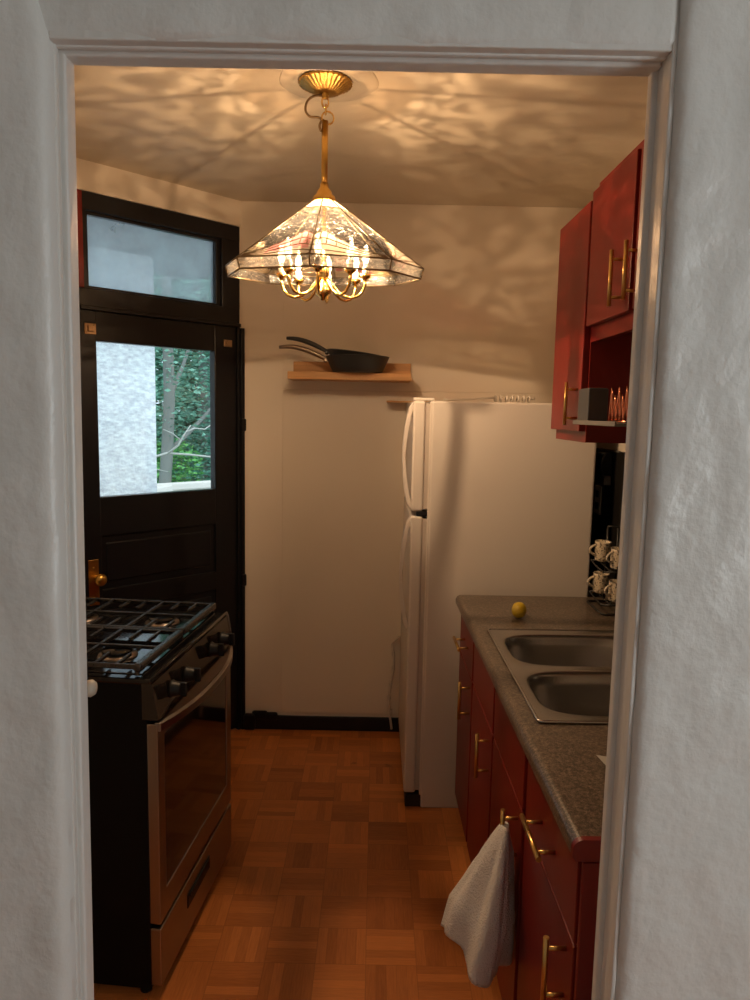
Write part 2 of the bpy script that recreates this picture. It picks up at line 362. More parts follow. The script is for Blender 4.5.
# ------------------------------------------------------------------ doorway towards the camera
OX0, OX1, OZ = -.384, .329, 2.021     # opening at its narrowest (the stop)
WY0, WY1 = .900, .955                 # wall between the rooms
b = MB(); b.box(-1.9, OX0 - .03, WY0 + .004, WY1 - .004, 0, 2.75); b.box(OX1 + .03, 1.9, WY0 + .004, WY1 - .004, 0, 2.75); b.box(OX0 - .03, OX1 + .03, WY0 + .004, WY1 - .004, OZ + .03, 2.75)
struct(b.build('wall_front', M['plaster']))
from mathutils import noise as _noise
def board(x0, x1, z0, z1, y0, y1, amt=.0042, step=.012, round_=.006):
    """hand-plastered casing board: uneven face, softened worn edges"""
    b = MB(); bm = b.bm; g = []; nx = max(2, int((x1 - x0) / step)); nz = max(2, int((z1 - z0) / step))
    for j in range(nz + 1):
        row = []
        for i in range(nx + 1):
            x = x0 + (x1 - x0) * i / nx; z = z0 + (z1 - z0) * j / nz; p = Vector((x * 14, 3.1, z * 9))
            h = _noise.noise(p) + .6 * _noise.noise(p * 2.7 + Vector((5, 1, 2))) + .35 * abs(_noise.noise(p * 5.5))
            e = min(x - x0, x1 - x, z - z0, z1 - z); sof = round_ * max(0, 1 - e / .010) ** 2
            dx = .0016 * _noise.noise(Vector((x0 * 9, 1, z * 22))) if i in (0, nx) else 0
            row.append(bm.verts.new((x + dx, y0 - amt * h + sof, z)))
        g.append(row)
    for j in range(nz):
        for i in range(nx): bm.faces.new((g[j][i], g[j][i + 1], g[j + 1][i + 1], g[j + 1][i]))
    ext = bmesh.ops.extrude_edge_only(bm, edges=[e for e in bm.edges if e.is_boundary])
    for v in ext['geom']:
        if isinstance(v, bmesh.types.BMVert): v.co.y = y1
    for f in bm.faces: f.smooth = True
    return b
def lean(b):          # the old left jamb is out of plumb
    for v in b.bm.verts:
        v.co.x -= (2.02 - min(v.co.z, 2.02)) * .0078
        if v.co.z > 2.03 and v.co.x > -.5: v.co.x -= (v.co.z - 2.03) * .30
    return b
struct(lean(board(-.62, -.3915, 0, 2.40, WY0 - .015, WY0 + .02)).build('trim_6', M['plaster']))
struct(board(.3425, .62, 0, 2.40, WY0 - .012, WY0 + .02).build('trim_7', M['plaster']))
struct(board(-.47, .3435, 2.0265, 2.40, WY0 - .005, WY0 + .02).build('trim_8', M['plaster']))
# jamb lining with a raised stop: one piece each side and the head
b = MB(); b.box(-.41, -.3905, WY0 - .004, WY1 - .001, 0, 2.04, .002); b.box(-.40, -.3885, WY0 + .010, WY0 + .020, 0, 2.035, .002); b.box(-.41, OX0, WY0 + .026, WY1, 0, 2.035, .004, seg=3)
struct(lean(b).build('trim_9', M['trim']))
b = MB(); b.box(.3362, .3425, WY0 - .003, WY1 - .001, 0, 2.04, .002); b.box(.340, .36, WY0 + .001, WY1 - .001, 0, 2.04); b.box(OX1, .36, WY0 + .038, WY1, 0, 2.035, .003, seg=3)
struct(b.build('trim_10', M['trim']))
b = MB(); b.box(-.392, .337, WY0 - .002, WY1 - .001, 2.0262, 2.042, .002); b.box(-.392, .337, WY0 + .012, WY0 + .020, 2.0235, 2.035, .003); b.box(-.392, .337, WY0 + .026, WY1, OZ, 2.036, .004, seg=3)
struct(b.build('trim_11', M['trim']))
# the front room the photograph is taken from
b = MB(); b.box(-1.9, -1.8, -1.75, WY0 + .02, 0, 2.75); struct(b.build('wall_hall_left', M['plaster']))
b = MB(); b.box(1.8, 1.9, -1.75, -1.05, 0, 2.75); b.box(1.8, 1.9, .15, WY0 + .02, 0, 2.75); b.box(1.8, 1.9, -1.05, .15, 0, .78); b.box(1.8, 1.9, -1.05, .15, 2.13, 2.75); struct(b.build('wall_hall_right', M['plaster']))
b = MB(); b.box(-1.9, 1.9, -1.75, -1.65, 0, 2.75); struct(b.build('wall_hall_back', M['plaster']))
struct(MB().box(-1.9, 1.9, -1.75, .96, 2.75, 2.83).build('ceiling_hall', M['plaster']))

# ------------------------------------------------------------------ back door with transom
door = thing('door_1', 'black painted back door with a big square pane and a transom window above', None, DL, DR, kind='structure')
b = MB()
b.box(-.008, .752, -.012, .08, 2.375, 2.445, .004)                 # head
b.box(-.008, .752, -.010, .08, 1.992, 2.075, .004)                 # transom bar
b.box(-.008, .752, -.022, .0, 1.987, 2.004, .003)                  # lip over the leaf
b.box(-.008, .028, -.010, .08, 2.07, 2.38, .003); b.box(.655, .752, -.010, .08, 2.07, 2.38, .003)
b.box(.7375, .752, -.012, .08, 0, 1.99, .002); b.box(-.06, -.002, -.012, .08, 0, 2.068, .002)
b.build('door_frame', M['black_wood'], door)
ts = MB(); ts.box(.026, .04, .005, .05, 2.075, 2.375, .003); ts.box(.632, .657, .005, .05, 2.075, 2.375, .003); ts.box(.03, .655, .005, .05, 2.072, 2.086, .003); ts.box(.03, .655, .005, .05, 2.362, 2.378, .003)
ts = ts.build('transom_sash', M['black_wood'], door)
MB().box(.034, .645, .028, .033, 2.08, 2.372).build('transom_glass', M['dusty_pane'], ts)
lf = MB()
for (x0, x1, z0, z1) in ((0, .062, .01, 1.988), (.62, .737, .01, 1.988), (.06, .622, 1.868, 1.988), (.06, .622, 1.06, 1.226), (.06, .622, .01, .22), (.06, .622, .74, .83)):
    lf.box(x0, x1, 0, .045, z0, z1, .003)
for (z0, z1) in ((.22, .74), (.83, 1.06)):
    lf.box(.055, .63, .012, .034, z0 - .005, z1 + .005); lf.box(.085, .598, .006, .03, z0 + .03, z1 - .03, .006)
leaf = lf.build('door_leaf', M['black_wood'], door)
MB().box(.055, .625, .034, .038, 1.22, 1.875).build('window_pane', M['pane'], leaf)
e = MB(); e.box(-.001, .045, -.005, .001, .77, .965, .002); e.cyl((.022, -.007, .80), .008, .004, 12, 'y'); e.lathe([(.0, -.0075), (.005, -.0075), (.005, -.004)], (.022, 0, .93), 8, 'y')
e.build('escutcheon_plate', M['brass'], leaf)['label'] = 'brass keyhole plate'
k = MB(); k.lathe([(0, -.062), (.012, -.061), (.022, -.055), (.026, -.046), (.023, -.037), (.012, -.030), (.010, -.018), (.013, -.006), (.013, 0)], (.034, -.003, .885), 24, 'y')
k.build('door_knob', M['brass'], leaf)['label'] = 'round brass knob'
for (x0, x1, z0, z1) in ((.012, .060, 1.893, 1.937), (.668, .712, 1.893, 1.925)):
    l = MB(); l.box(x0, x1, -.006, .001, z0, z1, .002); cx = (x0 + x1) / 2; cz = (z0 + z1) / 2
    l.box(cx - .012, cx + .012, -.014, -.004, cz - .012, cz + .012, .002); l.cyl((x0 + .008, -.009, z0 + .008), .004, .005, 8, 'y'); l.cyl((x1 - .008, -.009, z1 - .008), .004, .005, 8, 'y')
    l.build('latch_plate', M['old_metal'], leaf)['label'] = 'small old metal latch plate'

# ------------------------------------------------------------------ refrigerator (doors face left)
fr = thing('refrigerator', 'white two door top freezer refrigerator standing against the back wall', 'refrigerator', (.192, 2.771, 0))
FW = .70
b = MB(); b.box(.018, .655, 0, FW, .0, 1.650, .008, seg=3)
b.box(.012, .655, .002, FW - .002, .055, 1.648, .004); b.build('cabinet_body', M['white_enamel'], fr)
def fdoor(z0, z1, nm, hz0, hz1):
    b = MB(); b.box(-.052, -.004, .004, FW - .004, z0, z1, .010, seg=4)
    d = b.build(nm, M['white_enamel'], fr)
    g = MB(); g.box(-.006, .0135, .012, FW - .012, z0 + .01, z1 - .01); g.build('door_gasket', M['gasket'], d)
    up = hz1 > hz0
    n = 22; pts = []; L_ = abs(hz1 - hz0)
    def prof(t):       # bow of the grip away from the door
        return .047 * math.sin(math.pi * min(1, (t * .94 + .06))) ** .6 if t < .98 else .004
    hb = MB(); ring = []
    for i in range(n):
        t = i / (n - 1); z = hz0 + (hz1 - hz0) * t; o = .036 * (math.sin(math.pi * t) ** .5) + .001
        ring.append((-.052 - o, z))
    bm = bmesh.new()
    for y0, y1, th in ((.020, .062, .016),):
        vs = []
        for i, (x, z) in enumerate(ring):
            t = i / (n - 1); k = th * (.75 + .5 * abs(t - .5) * 2)
            if i == 0: nx, nz = 0, 1
            vs.append([bm.verts.new((x, y0, z)), bm.verts.new((x, y1, z)), bm.verts.new((min(x + k, -.046), y1, z)), bm.verts.new((min(x + k, -.046), y0, z))])
        for A, B in zip(vs, vs[1:]):
            for q in range(4): bm.faces.new((A[q], A[(q + 1) % 4], B[(q + 1) % 4], B[q]))
        bm.faces.new(vs[0]); bm.faces.new(vs[-1][::-1])
    bmesh.ops.bevel(bm, geom=[e for e in bm.edges if abs((e.verts[0].co - e.verts[1].co).y) < 1e-6 and abs(e.verts[0].co.z - e.verts[1].co.z) > 1e-5], offset=.004, segments=2, affect='EDGES', profile=.5)
    hb.join(bm); hb.build('door_handle', M['white_enamel'], d, smooth=False)
    return d
fdoor(1.222, 1.650, 'freezer_door', 1.232, 1.644)
fdoor(.062, 1.204, 'refrigerator_door', 1.196, .740)
h = MB(); h.box(-.05, .03, .03, .075, 1.650, 1.662, .004); h.build('top_hinge', M['white_plastic'], fr)
h = MB(); h.box(-.030, .012, .006, .05, 1.204, 1.222, .002); h.build('middle_hinge', M['black_plastic'], fr)
h = MB(); h.box(-.045, .02, .008, FW - .01, .0, .052, .004); h.build('toe_grille', M['dark'], fr)

# cord trailing down behind the refrigerator
b = MB(); b.tube(arc(24, lambda t: (-.092 + .010 * math.sin(t * 7), BY - 2.771 - .022 - .006 * math.sin(t * 9), .46 - .44 * t)), .006, 8)
for i in range(5): b.cyl((-.092 + .010 * math.sin((.1 + .2 * i) * 7), BY - 2.771 - .022, .40 - .075 * i), .0085, .02, 8)
b.tube([(-.092, BY - 2.793, .46), (-.06, BY - 2.80, .50), (.03, .695, .50)], .006, 8)
b.build('power_cord', M['cord'], fr)['label'] = 'white power cord hanging behind the refrigerator'
# things lying on the refrigerator
b = MB(); b.box(-.145, .35, -.045, .045, 0, .007, .002); b.cyl((-.12, 0, .0035), .010, .0045, 12)
o = tag(b.build('serving_board', M['pine']), 'thin wooden board lying on the refrigerator, its end sticking out left', 'board'); o.location = (.19, 3.425, 1.6505)
b = MB()
b.mi = 0
for k in range(7):
    b.tube(arc(16, lambda t: (.022 * k - .04, .018 * math.cos(t * 2 * math.pi), .012 + .010 * math.sin(t * 2 * math.pi))), .0042, 6, closed=False)
b.tube(arc(10, lambda t: (-.24 + .2 * t, .006 * math.sin(5 * t), .005 + .012 * t * t)), .0045, 6)
b.tube([(.09, -.012, .012), (.112, -.012, .016)], .0045, 6)
o = tag(b.build('coiled_cable', M['cord']), 'cream cable loosely coiled on top of the refrigerator', 'cable'); o.location = (.50, 2.83, 1.652)

# ------------------------------------------------------------------ right hand run of cabinets
RT = .0115
def RP(x, y, z=0):   # run coordinates to world: x from the front plane, y = depth
    c, s = math.cos(RT), math.sin(RT); return (.35 + x * c - (y - 1.9) * s, 1.9 + x * s + (y - 1.9) * c, z)
def bar_pull(parent, p0, p1, out=(-1, 0, 0), stand=.036, r=.0055, mount=.16, nm='bar_handle'):
    p0, p1 = Vector(p0), Vector(p1); o_ = Vector(out) * stand; b = MB()
    b.tube([p0 + o_, p1 + o_], r, 12)
    for t in (mount, 1 - mount):
        q = p0.lerp(p1, t); b.tube([q, q + o_], r * .75, 8)
    return b.build(nm, M['gold_pull'], parent)
def base_cabinet(name, label, y0, y1, doors, drawer, dark_end=False):
    """local origin at the run's front plane on the floor, at the near end"""
    t = thing(name, label, 'cabinet', RP(0, y0), RT, 'red base cabinets under the counter'); W = y1 - y0
    g = .004
    b = MB(); b.box(.02, .56, g, W - g, .095, .858 if drawer else .72, .001)
    if not drawer: b.box(.02, .045, g, W - g, .71, .858)
    b.build('cabinet_body', M['red_dark'], t)
    b = MB(); b.box(.06, .55, g, W - g, 0, .0945); b.build('toe_kick', M['dark'], t)
    n = len(doors); dw = W / n
    for i, hs in enumerate(doors):
        a0 = i * dw + .009; a1 = (i + 1) * dw - .009
        fb = MB(); fb.box(0, .019, a0, a1, .694, .848, .0025); fp = fb.build('drawer_front', M['red'], t)
        if drawer:
            c = (a0 + a1) / 2; bar_pull(fp, (0, c - .075, .772), (0, c + .075, .772))
        db = MB(); db.box(0, .019, a0, a1, .105, .690, .0025); dp = db.build('cabinet_door', M['red'], t)
        yy = a0 + .042 if hs == 'near' else a1 - .042
        bar_pull(dp, (0, yy, .54), (0, yy, .675))
    return t
base_cabinet('base_cabinet', 'narrow red cabinet with drawer next to the refrigerator', 2.365, 2.715, ['near'], True)
base_cabinet('base_cabinet', 'red two door cabinet under the sink with a towel on one handle', 1.552, 2.363, ['near', 'near'], False)
nc = base_cabinet('base_cabinet', 'red cabinet with drawer nearest the doorway under the counter end', 1.135, 1.542, ['near'], True)
# counter: top with sink cut-out, bullnosed front, red painted end
ct = thing('countertop', 'brown speckled laminate countertop with rolled front edge holding the sink', 'countertop', RP(0, 1.108), RT)
CL = 1.605; x0c, x1c = -.022, .566
sx0, sx1, sy0, sy1 = .055, .50, .475, 1.125     # cut-out (local)
b = MB(); zt, zb = .910, .872
b.box(.0, sx0, .012, CL, zb, zt); b.box(sx1, x1c, .012, CL, zb, zt); b.box(sx0, sx1, .012, sy0, zb, zt); b.box(sx0, sx1, sy1, CL, zb, zt)
pr = [(0, zb), (x0c + .006, zb), (x0c, zb + .008)] + [(x0c + .019 - .019 * math.cos(R(a)), zt - .019 + .019 * math.sin(R(a))) for a in range(0, 91, 15)] + [(0, zt)]
mt = Matrix(((1, 0, 0, 0), (0, 0, 1, 0), (0, 1, 0, 0), (0, 0, 0, 1)))
b.prism(pr, .012, CL, mt); b.build('worktop', M['counter'], ct)
b = MB(); b.prism([(x1c, zb)] + pr[:-1] + [(x1c, zt)], .0, .0118, mt); b.build('end_cap', M['red_end'], ct)['label'] = 'red painted counter end'
b = MB(); b.box(x1c - .014, x1c, .012, CL, zt, zt + .022, .004); b.build('back_lip', M['counter'], ct)
ep = MB(); ep.box(.0, .56, .0, .016, .0, .868, .002); ep.box(-.003, .06, -.004, .002, .0, .868, .002)
o = tag(ep.build('end_panel', M['red_end']), 'plain dark red end panel closing the cabinet run beside the doorway', 'cabinet panel'); o.location = RP(.0, 1.113); o.rotation_euler.z = RT

# sink
sk = thing('kitchen_sink', 'double bowl stainless steel sink dropped into the speckled countertop', 'sink', RP(.0, 1.108, .911), RT)
def sup(cx, cy, a, c, n, e, z):
    out = []
    for k in range(n):
        t = 2 * math.pi * k / n; ct_, st_ = math.cos(t), math.sin(t)
        out.append((cx + a * math.copysign(abs(ct_) ** (2 / e), ct_), cy + c * math.copysign(abs(st_) ** (2 / e), st_), z))
    return out
RX0, RX1, RY0, RY1, RYM = .026, .525, .449, 1.150, .795
bm = bmesh.new(); NS = 48
def ring(pts): return [bm.verts.new(p) for p in pts]
def brid(A, B):
    for k in range(NS):
        f = bm.faces.new((A[k], A[(k + 1) % NS], B[(k + 1) % NS], B[k])); f.smooth = True
def rectring(x0, x1, y0, y1, z, src):
    cx, cy = (x0 + x1) / 2, (y0 + y1) / 2; out = []
    for (x, y, _) in src:
        dx, dy = x - src_c[0], y - src_c[1]
        s = min((x1 - src_c[0]) / dx if dx > 1e-6 else (x0 - src_c[0]) / dx if dx < -1e-6 else 1e9, (y1 - src_c[1]) / dy if dy > 1e-6 else (y0 - src_c[1]) / dy if dy < -1e-6 else 1e9)
        out.append((src_c[0] + dx * s, src_c[1] + dy * s, z))
    # snap the nearest samples to the corners
    for c in ((x0, y0), (x0, y1), (x1, y0), (x1, y1)):
        k = min(range(NS), key=lambda i: (out[i][0] - c[0]) ** 2 + (out[i][1] - c[1]) ** 2); out[k] = (c[0], c[1], z)
    return out
rims = []
for (y0, y1) in ((RY0, RYM), (RYM, RY1)):
    cy = (y0 + y1) / 2 + (.006 if y0 == RY0 else -.012); cx = (RX0 + RX1) / 2 - .004; src_c = (cx, cy)
    ha, hc = .216, .140
    top = sup(cx, cy, ha, hc, NS, 4.2, .003)
    outer = ring(rectring(RX0, RX1, y0, y1, .004, top))
    A = ring(sup(cx, cy, ha + .006, hc + .006, NS, 4.2, .0035)); brid(outer, A)
    for (d, z) in ((0, .001), (-.006, -.006), (-.012, -.03), (-.018, -.11), (-.026, -.150), (-.05, -.168), (-.10, -.172)):
        B = ring(sup(cx, cy, max(ha + d, .03), max(hc + d, .03), NS, 4.2 if d > -.06 else 2.5, z)); brid(A, B); A = B
    bm.faces.new(A)
    rims.append(outer)
bmesh.ops.remove_doubles(bm, verts=bm.verts, dist=.0005)
b = MB(); b.join(bm)
# rolled rim standing proud of the counter
lo = [(RX0, RY0), (RX1, RY0), (RX1, RY1), (RX0, RY1)]
def rr(x0, x1, y0, y1, r, z): 
    out = []
    for (cx, cy, a0) in ((x1 - r, y1 - r, 0), (x0 + r, y1 - r, 90), (x0 + r, y0 + r, 180), (x1 - r, y0 + r, 270)):
        out += [(cx + r * math.cos(R(a0 + a)), cy + r * math.sin(R(a0 + a)), z) for a in range(0, 91, 15)]
    return out
b.tube(rr(RX0, RX1, RY0, RY1, .012, .003), .0038, 8, closed=True)
b.build('sink_bowls', M['sink_steel'], sk)
for cy in ((RY0 + RYM) / 2 + .006, (RYM + RY1) / 2 - .012):
    d = MB(); d.lathe([(.0, 0), (.02, 0), (.025, .003), (.04, .004), (.042, .001)], ((RX0 + RX1) / 2 - .004, cy, -.171), 24); d.build('drain', M['steel'], sk)

# lemon and paper
b = MB(); b.lathe([(0, -.031), (.006, -.0305), (.014, -.026), (.023, -.014), (.0255, 0), (.023, .014), (.014, .025), (.007, .029), (.004, .033), (0, .034)], (0, 0, 0), 28, 'x')
o = tag(b.build('lemon', M['lemon']), 'yellow lemon lying on the countertop beyond the sink', 'lemon'); o.location = (.503, 2.415, .9368); o.rotation_euler = (0, R(-30), R(70))
bm = bmesh.new(); g = [[bm.verts.new((.10 * i / 6, .05 * j / 4 - .002 * i * (j - 2), .0008 + .006 * (1 - i / 6) ** 2)) for j in range(5)] for i in range(7)]
for i in range(6):
    for j in range(4): bm.faces.new((g[i][j], g[i + 1][j], g[i + 1][j + 1], g[i][j + 1]))
r_ = bmesh.ops.solidify(bm, geom=bm.faces[:], thickness=.0006)
o = tag(MB().join(bm).build('paper_slip', M['paper']), 'corner of a white paper slip on the countertop by the doorway', 'paper'); o.location = (.467, 1.345, .911); o.rotation_euler.z = R(8)

# towel over the sink door handle
def towel():
    NU, NV = 72, 34; bm = bmesh.new(); rows = []
    for j in range(NV):
        t = j / (NV - 1)
        # centre line and half sizes: x out from the door (world -x), y along the run
        cx = -.030 - .066 * t ** .9; cz = .640 - .285 * t
        hx = .009 + .060 * min(1, t * 1.5) ** .9; hy = .014 + .085 * min(1, t * 1.3) ** .8 + .010 * t
        row = []
        for i in range(NU):
            a = 2 * math.pi * i / NU
            fold = 1 + (.24 * math.sin(4 * a + .8 + 1.0 * t) + .12 * math.sin(7 * a + 2 * t) + .05 * math.sin(13 * a)) * min(1, t * 3)
            x = cx + hx * math.cos(a) * fold; y = hy * math.sin(a) * (fold ** .4) - .024 * t
            dz = 0
            if t > .45:
                k = ((t - .45) / .55) ** 1.3; dz = k * (.034 * math.cos(a) - .006 * math.sin(a) + .014 * math.sin(3 * a + .4))
            row.append(bm.verts.new((min(x, -.006), y, cz - dz + .010 * math.sin(6 * a) * t * .5)))
        rows.append(row)
    for A, B in zip(rows, rows[1:]):
        for k in range(NU):
            f = bm.faces.new((A[k], A[(k + 1) % NU], B[(k + 1) % NU], B[k])); f.smooth = True
    # closed gathered top, hem folded inwards at the bottom
    bm.faces.new(rows[0][::-1])
    inn = [bm.verts.new((v.co.x * .6 + -.09 * .4, v.co.y * .6, v.co.z + .02)) for v in rows[-1]]
    for k in range(NU):
        f = bm.faces.new((rows[-1][k], rows[-1][(k + 1) % NU], inn[(k + 1) % NU], inn[k])); f.smooth = True
    bm.faces.new(inn)
    return MB().join(bm)
o = tag(towel().build('hand_towel', M['towel']), 'white terry hand towel hanging from a cabinet door handle under the sink', 'towel')
o.location = RP(0, 1.600, 0); o.rotation_euler.z = RT

# ------------------------------------------------------------------ wall cabinets
UX = .642
def UP(x, y, z=0):
    c, s = math.cos(RT), math.sin(RT); return (UX + x * c - (y - 2.2) * s, 2.2 + x * s + (y - 2.2) * c, z)
tc_ = thing('wall_cabinet', 'tall narrow red wall cabinet with one door, hanging at the far end by the refrigerator', 'cabinet', UP(0, 2.217, 0), RT, 'red wall cabinets')
UD = .318
b = MB(); b.box(.0, UD, 0.0, .350, 1.522, 2.246, .001); b.build('cabinet_body', M['red'], tc_)
b = MB(); b.box(-.021, -.001, .005, .347, 1.556, 2.236, .0025); d = b.build('cabinet_door', M['red'], tc_)
bar_pull(d, (-.021, .037, 1.575), (-.021, .037, 1.705))
uc = thing('wall_cabinet', 'red wall cabinet with two doors over the grey shelf, nearest the doorway', 'cabinet', UP(0, 1.26, 0), RT, 'red wall cabinets')
UL = .956
b = MB(); b.box(0, UD, 0, UL, 1.858, 2.284, .001); b.box(0, .02, 0, UL, 1.824, 1.862, .001); b.box(.02, UD, 0, .018, 1.824, 1.862)
b.build('cabinet_body', M['red'], uc)
for (a0, a1, hy) in ((.592, .944, .632), (.12, .566, .528)):
    b = MB(); b.box(-.021, -.001, a0, a1, 1.868, 2.255, .0025); d = b.build('cabinet_door', M['red'], uc)
    bar_pull(d, (-.021, hy, 1.883), (-.021, hy, 2.022))

# grey shelf in the open space below it
gs = thing('grey_shelf', 'thin grey shelf fixed below the red wall cabinet, carrying a box and a wire rack', 'shelf', (.588, 1.79, 1.578))
b = MB(); b.box(0, .3615, 0, .385, 0, .008, .002); b.box(0, .006, 0, .385, .006, .0125, .002); b.build('shelf_board', M['grey_tray'], gs)
for y in (.05, .33):
    q = MB(); q.box(.26, .3615, y - .006, y + .006, -.012, 0, .001); q.box(.348, .3615, y - .006, y + .006, -.05, 0, .001); q.build('shelf_bracket', M['grey_tray'], gs)
b = MB(); b.box(0, .056, 0, .105, 0, .094, .003); b.box(.004, .052, .004, .101, .093, .0955, .001); bx = b.build('storage_box', M['grey_box'])
tag(bx, 'charcoal square holder box standing on the thin grey shelf', 'box'); bx.location = (.594, 2.043, 1.5865)
cr = thing('wire_rack', 'copper wire rack with pointed loops on the grey shelf beside the charcoal box', 'rack', (.625, 1.815, 1.5862))
b = MB()
for x in (.01, .07): b.tube([(x, 0, .004), (x, .175, .004)], .003, 8)
for y in (.0, .175): b.tube([(.01, y, .004), (.07, y, .004)], .003, 8)
b.build('base_frame', M['copper'], cr)
for k in range(6):
    y = .014 + .030 * k; b = MB()
    for x in (.013, .067): b.tube(arc(11, lambda t: (x, y - .013 + .026 * t, .004 + (.088 if k % 2 else .068) * (1 - abs(2 * t - 1) ** 1.2))), .0024, 6)
    b.tube([(.013, y, .045), (.067, y, .045)], .0022, 6); b.build('wire_loop', M['copper'], cr)
b = MB(); b.lathe([(0, 0), (.020, 0), (.022, .005), (.020, .008), (.012, .011), (0, .011)], (0, 0, 0), 24)
o = tag(b.build('black_lid', M['black_plastic']), 'small black round lid on the near end of the grey shelf', 'lid'); o.location = (.640, 1.80, 1.5862)

# wall power things by the refrigerator
b = MB(); b.box(-.006, 0, -.038, .038, -.06, .06, .002); pl = thing('outlet_plate', 'pale outlet plate on the black wall beside the refrigerator', 'outlet', (RX - .0062, 3.02, 1.255))
b.build('cover_plate', M['white_plastic'], pl)
for z in (-.025, .025):
    q = MB(); q.box(-.0085, -.005, -.016, .016, z - .014, z + .014, .001); q.build('socket', M['black_plastic'], pl)
pg = thing('power_strip', 'black plug block with a looped cable under the red wall cabinet', 'power strip', (RX - .0065, 2.90, 1.43))
b = MB(); b.box(-.045, 0, -.03, .03, -.06, .03, .004); b.build('plug_block', M['black_plastic'], pg)
b = MB(); b.tube(arc(18, lambda t: (-.03 - .035 * math.sin(math.pi * t), -.04 - .05 * math.sin(math.pi * t), .03 - .10 * t)), .0035, 8); b.build('cable', M['black_plastic'], pg)
b = MB(); b.box(-.005, 0, -.12, .12, .036, .043, .001); b.box(-.03, 0, -.028, .028, -.10, -.062, .003); b.build('bracket', M['grey_tray'], pg)

# mug rack with four small mugs
mr = thing('mug_rack', 'black two tier wire mug rack on the far right of the countertop', 'rack', (.851, 2.575, .9105))
b = MB()
b.tube(rr(-.05, .052, -.12, .065, .02, .0056), .0042, 8, closed=True)
for (x, y) in ((.012, .055), (.050, .055)): b.tube([(x, y, .004), (x, y, .29)], .0042, 8)
b.tube([(.012, .055, .29), (.050, .055, .29)], .0042, 8); b.build('wire_stand', M['wire'], mr)
for z in (.046, .164):
    t = MB(); t.tube([(-.045, .050, z), (.05, .050, z)], .0036, 8)
    for x in (-.045, -.014, .018, .05): t.tube(arc(6, lambda q: (x, .050 - .155 * q, z - .012 * q - .004 * math.sin(math.pi * q))), .003, 6)
    t.tube([(-.045, -.105, z - .012), (.05, -.105, z - .012)], .0036, 8)
    t.build('wire_shelf', M['wire'], mr)
def mug():
    t = thing('coffee_mug', 'x', 'mug', (0, 0, 0), 0, 'patterned mugs on the wire rack')
    b = MB(); b.lathe([(0, .002), (.021, 0), (.0245, .002), (.026, .012), (.028, .066), (.0285, .072), (.0265, .072), (.0255, .06), (.0235, .010), (0, .007)], (0, 0, 0), 32); b.build('mug_body', M['mug'], t)
    h = MB(); h.tube(arc(14, lambda q: (-.025 - .024 * math.sin(math.pi * q) ** .6, 0, .060 - .038 * q)), .0042, 8); h.build('mug_handle', M['mug_plain'], t)
    return t
m0 = mug(); mugs = []
for i, (x, y, z, rz, tilt, lab) in enumerate((
        (-.016, .020, .169, 8, 4, 'cream patterned mug at the far left of the upper rack tier'),
        (.012, -.070, .160, 20, 4, 'cream patterned mug at the near right of the upper rack tier'),
        (-.016, .020, .051, 8, 4, 'cream patterned mug at the far left of the lower rack tier'),
        (.012, -.070, .042, 20, 4, 'cream patterned mug at the near right of the lower rack tier'))):
    m = m0 if i == 0 else copy_tree(m0)
    m.location = (.851 + x, 2.575 + y, .9105 + z); m.rotation_euler = (R(tilt), 0, R(rz)); m['label'] = lab

# ------------------------------------------------------------------ wall shelf and pans
sh = thing('wall_shelf', 'small pine shelf on the back wall holding two frying pans', 'shelf', (0, BY - .0055, 0))
b = MB(); b.box(-.405, .152, -.205, 0, 1.745, 1.778, .002); b.build('shelf_board', M['pine'], sh)
b = MB(); b.box(-.400, .158, -.016, 0, 1.778, 1.835, .002); b.cyl((-.33, -.0185, 1.812), .005, .004, 10, 'y'); b.cyl((.08, -.0185, 1.812), .005, .004, 10, 'y'); b.build('back_rail', M['pine'], sh)
def pan(label, r, h, hp, hm, hl, lift, loc, rot):
    t = thing('frying_pan', label, 'frying pan', loc, 0, 'frying pans on the wall shelf'); t.rotation_euler = rot
    b = MB(); b.lathe([(0, 0), (r * .72, 0), (r * .77, .003), (r * .86, h * .4), (r * .985, h - .002), (r, h), (r * .985, h + .001), (r * .965, h - .003), (r * .84, h * .4), (r * .74, .006), (0, .006)], (0, 0, 0), 48); b.build('pan_body', M['pan'], t)
    b = MB(); n = 14
    pts = arc(n, lambda q: (-r * .97 - hl * q, 0, h * .82 + lift * math.sin(q * math.pi * .62)))
    b.tube(pts, [.0075 + .0035 * math.sin(math.pi * min(1, q / (n - 1) * .9 + .1)) for q in range(n)], 12)
    b.box(-r * 1.06, -r * .93, -.016, .016, h * .62, h * .95, .004); b.build('pan_handle', hm, t)
    return t
pan('black frying pan with steel handle lying flat on the pine shelf', .146, .072, 0, M['pan_handle'], .215, .052, (-.092, 3.335, 1.779), (0, 0, R(2)))
pan('black handled frying pan nested on top of the other pan on the shelf', .140, .060, 0, M['pan'], .195, .038, (-.100, 3.335, 1.806), (0, R(7), R(-2)))

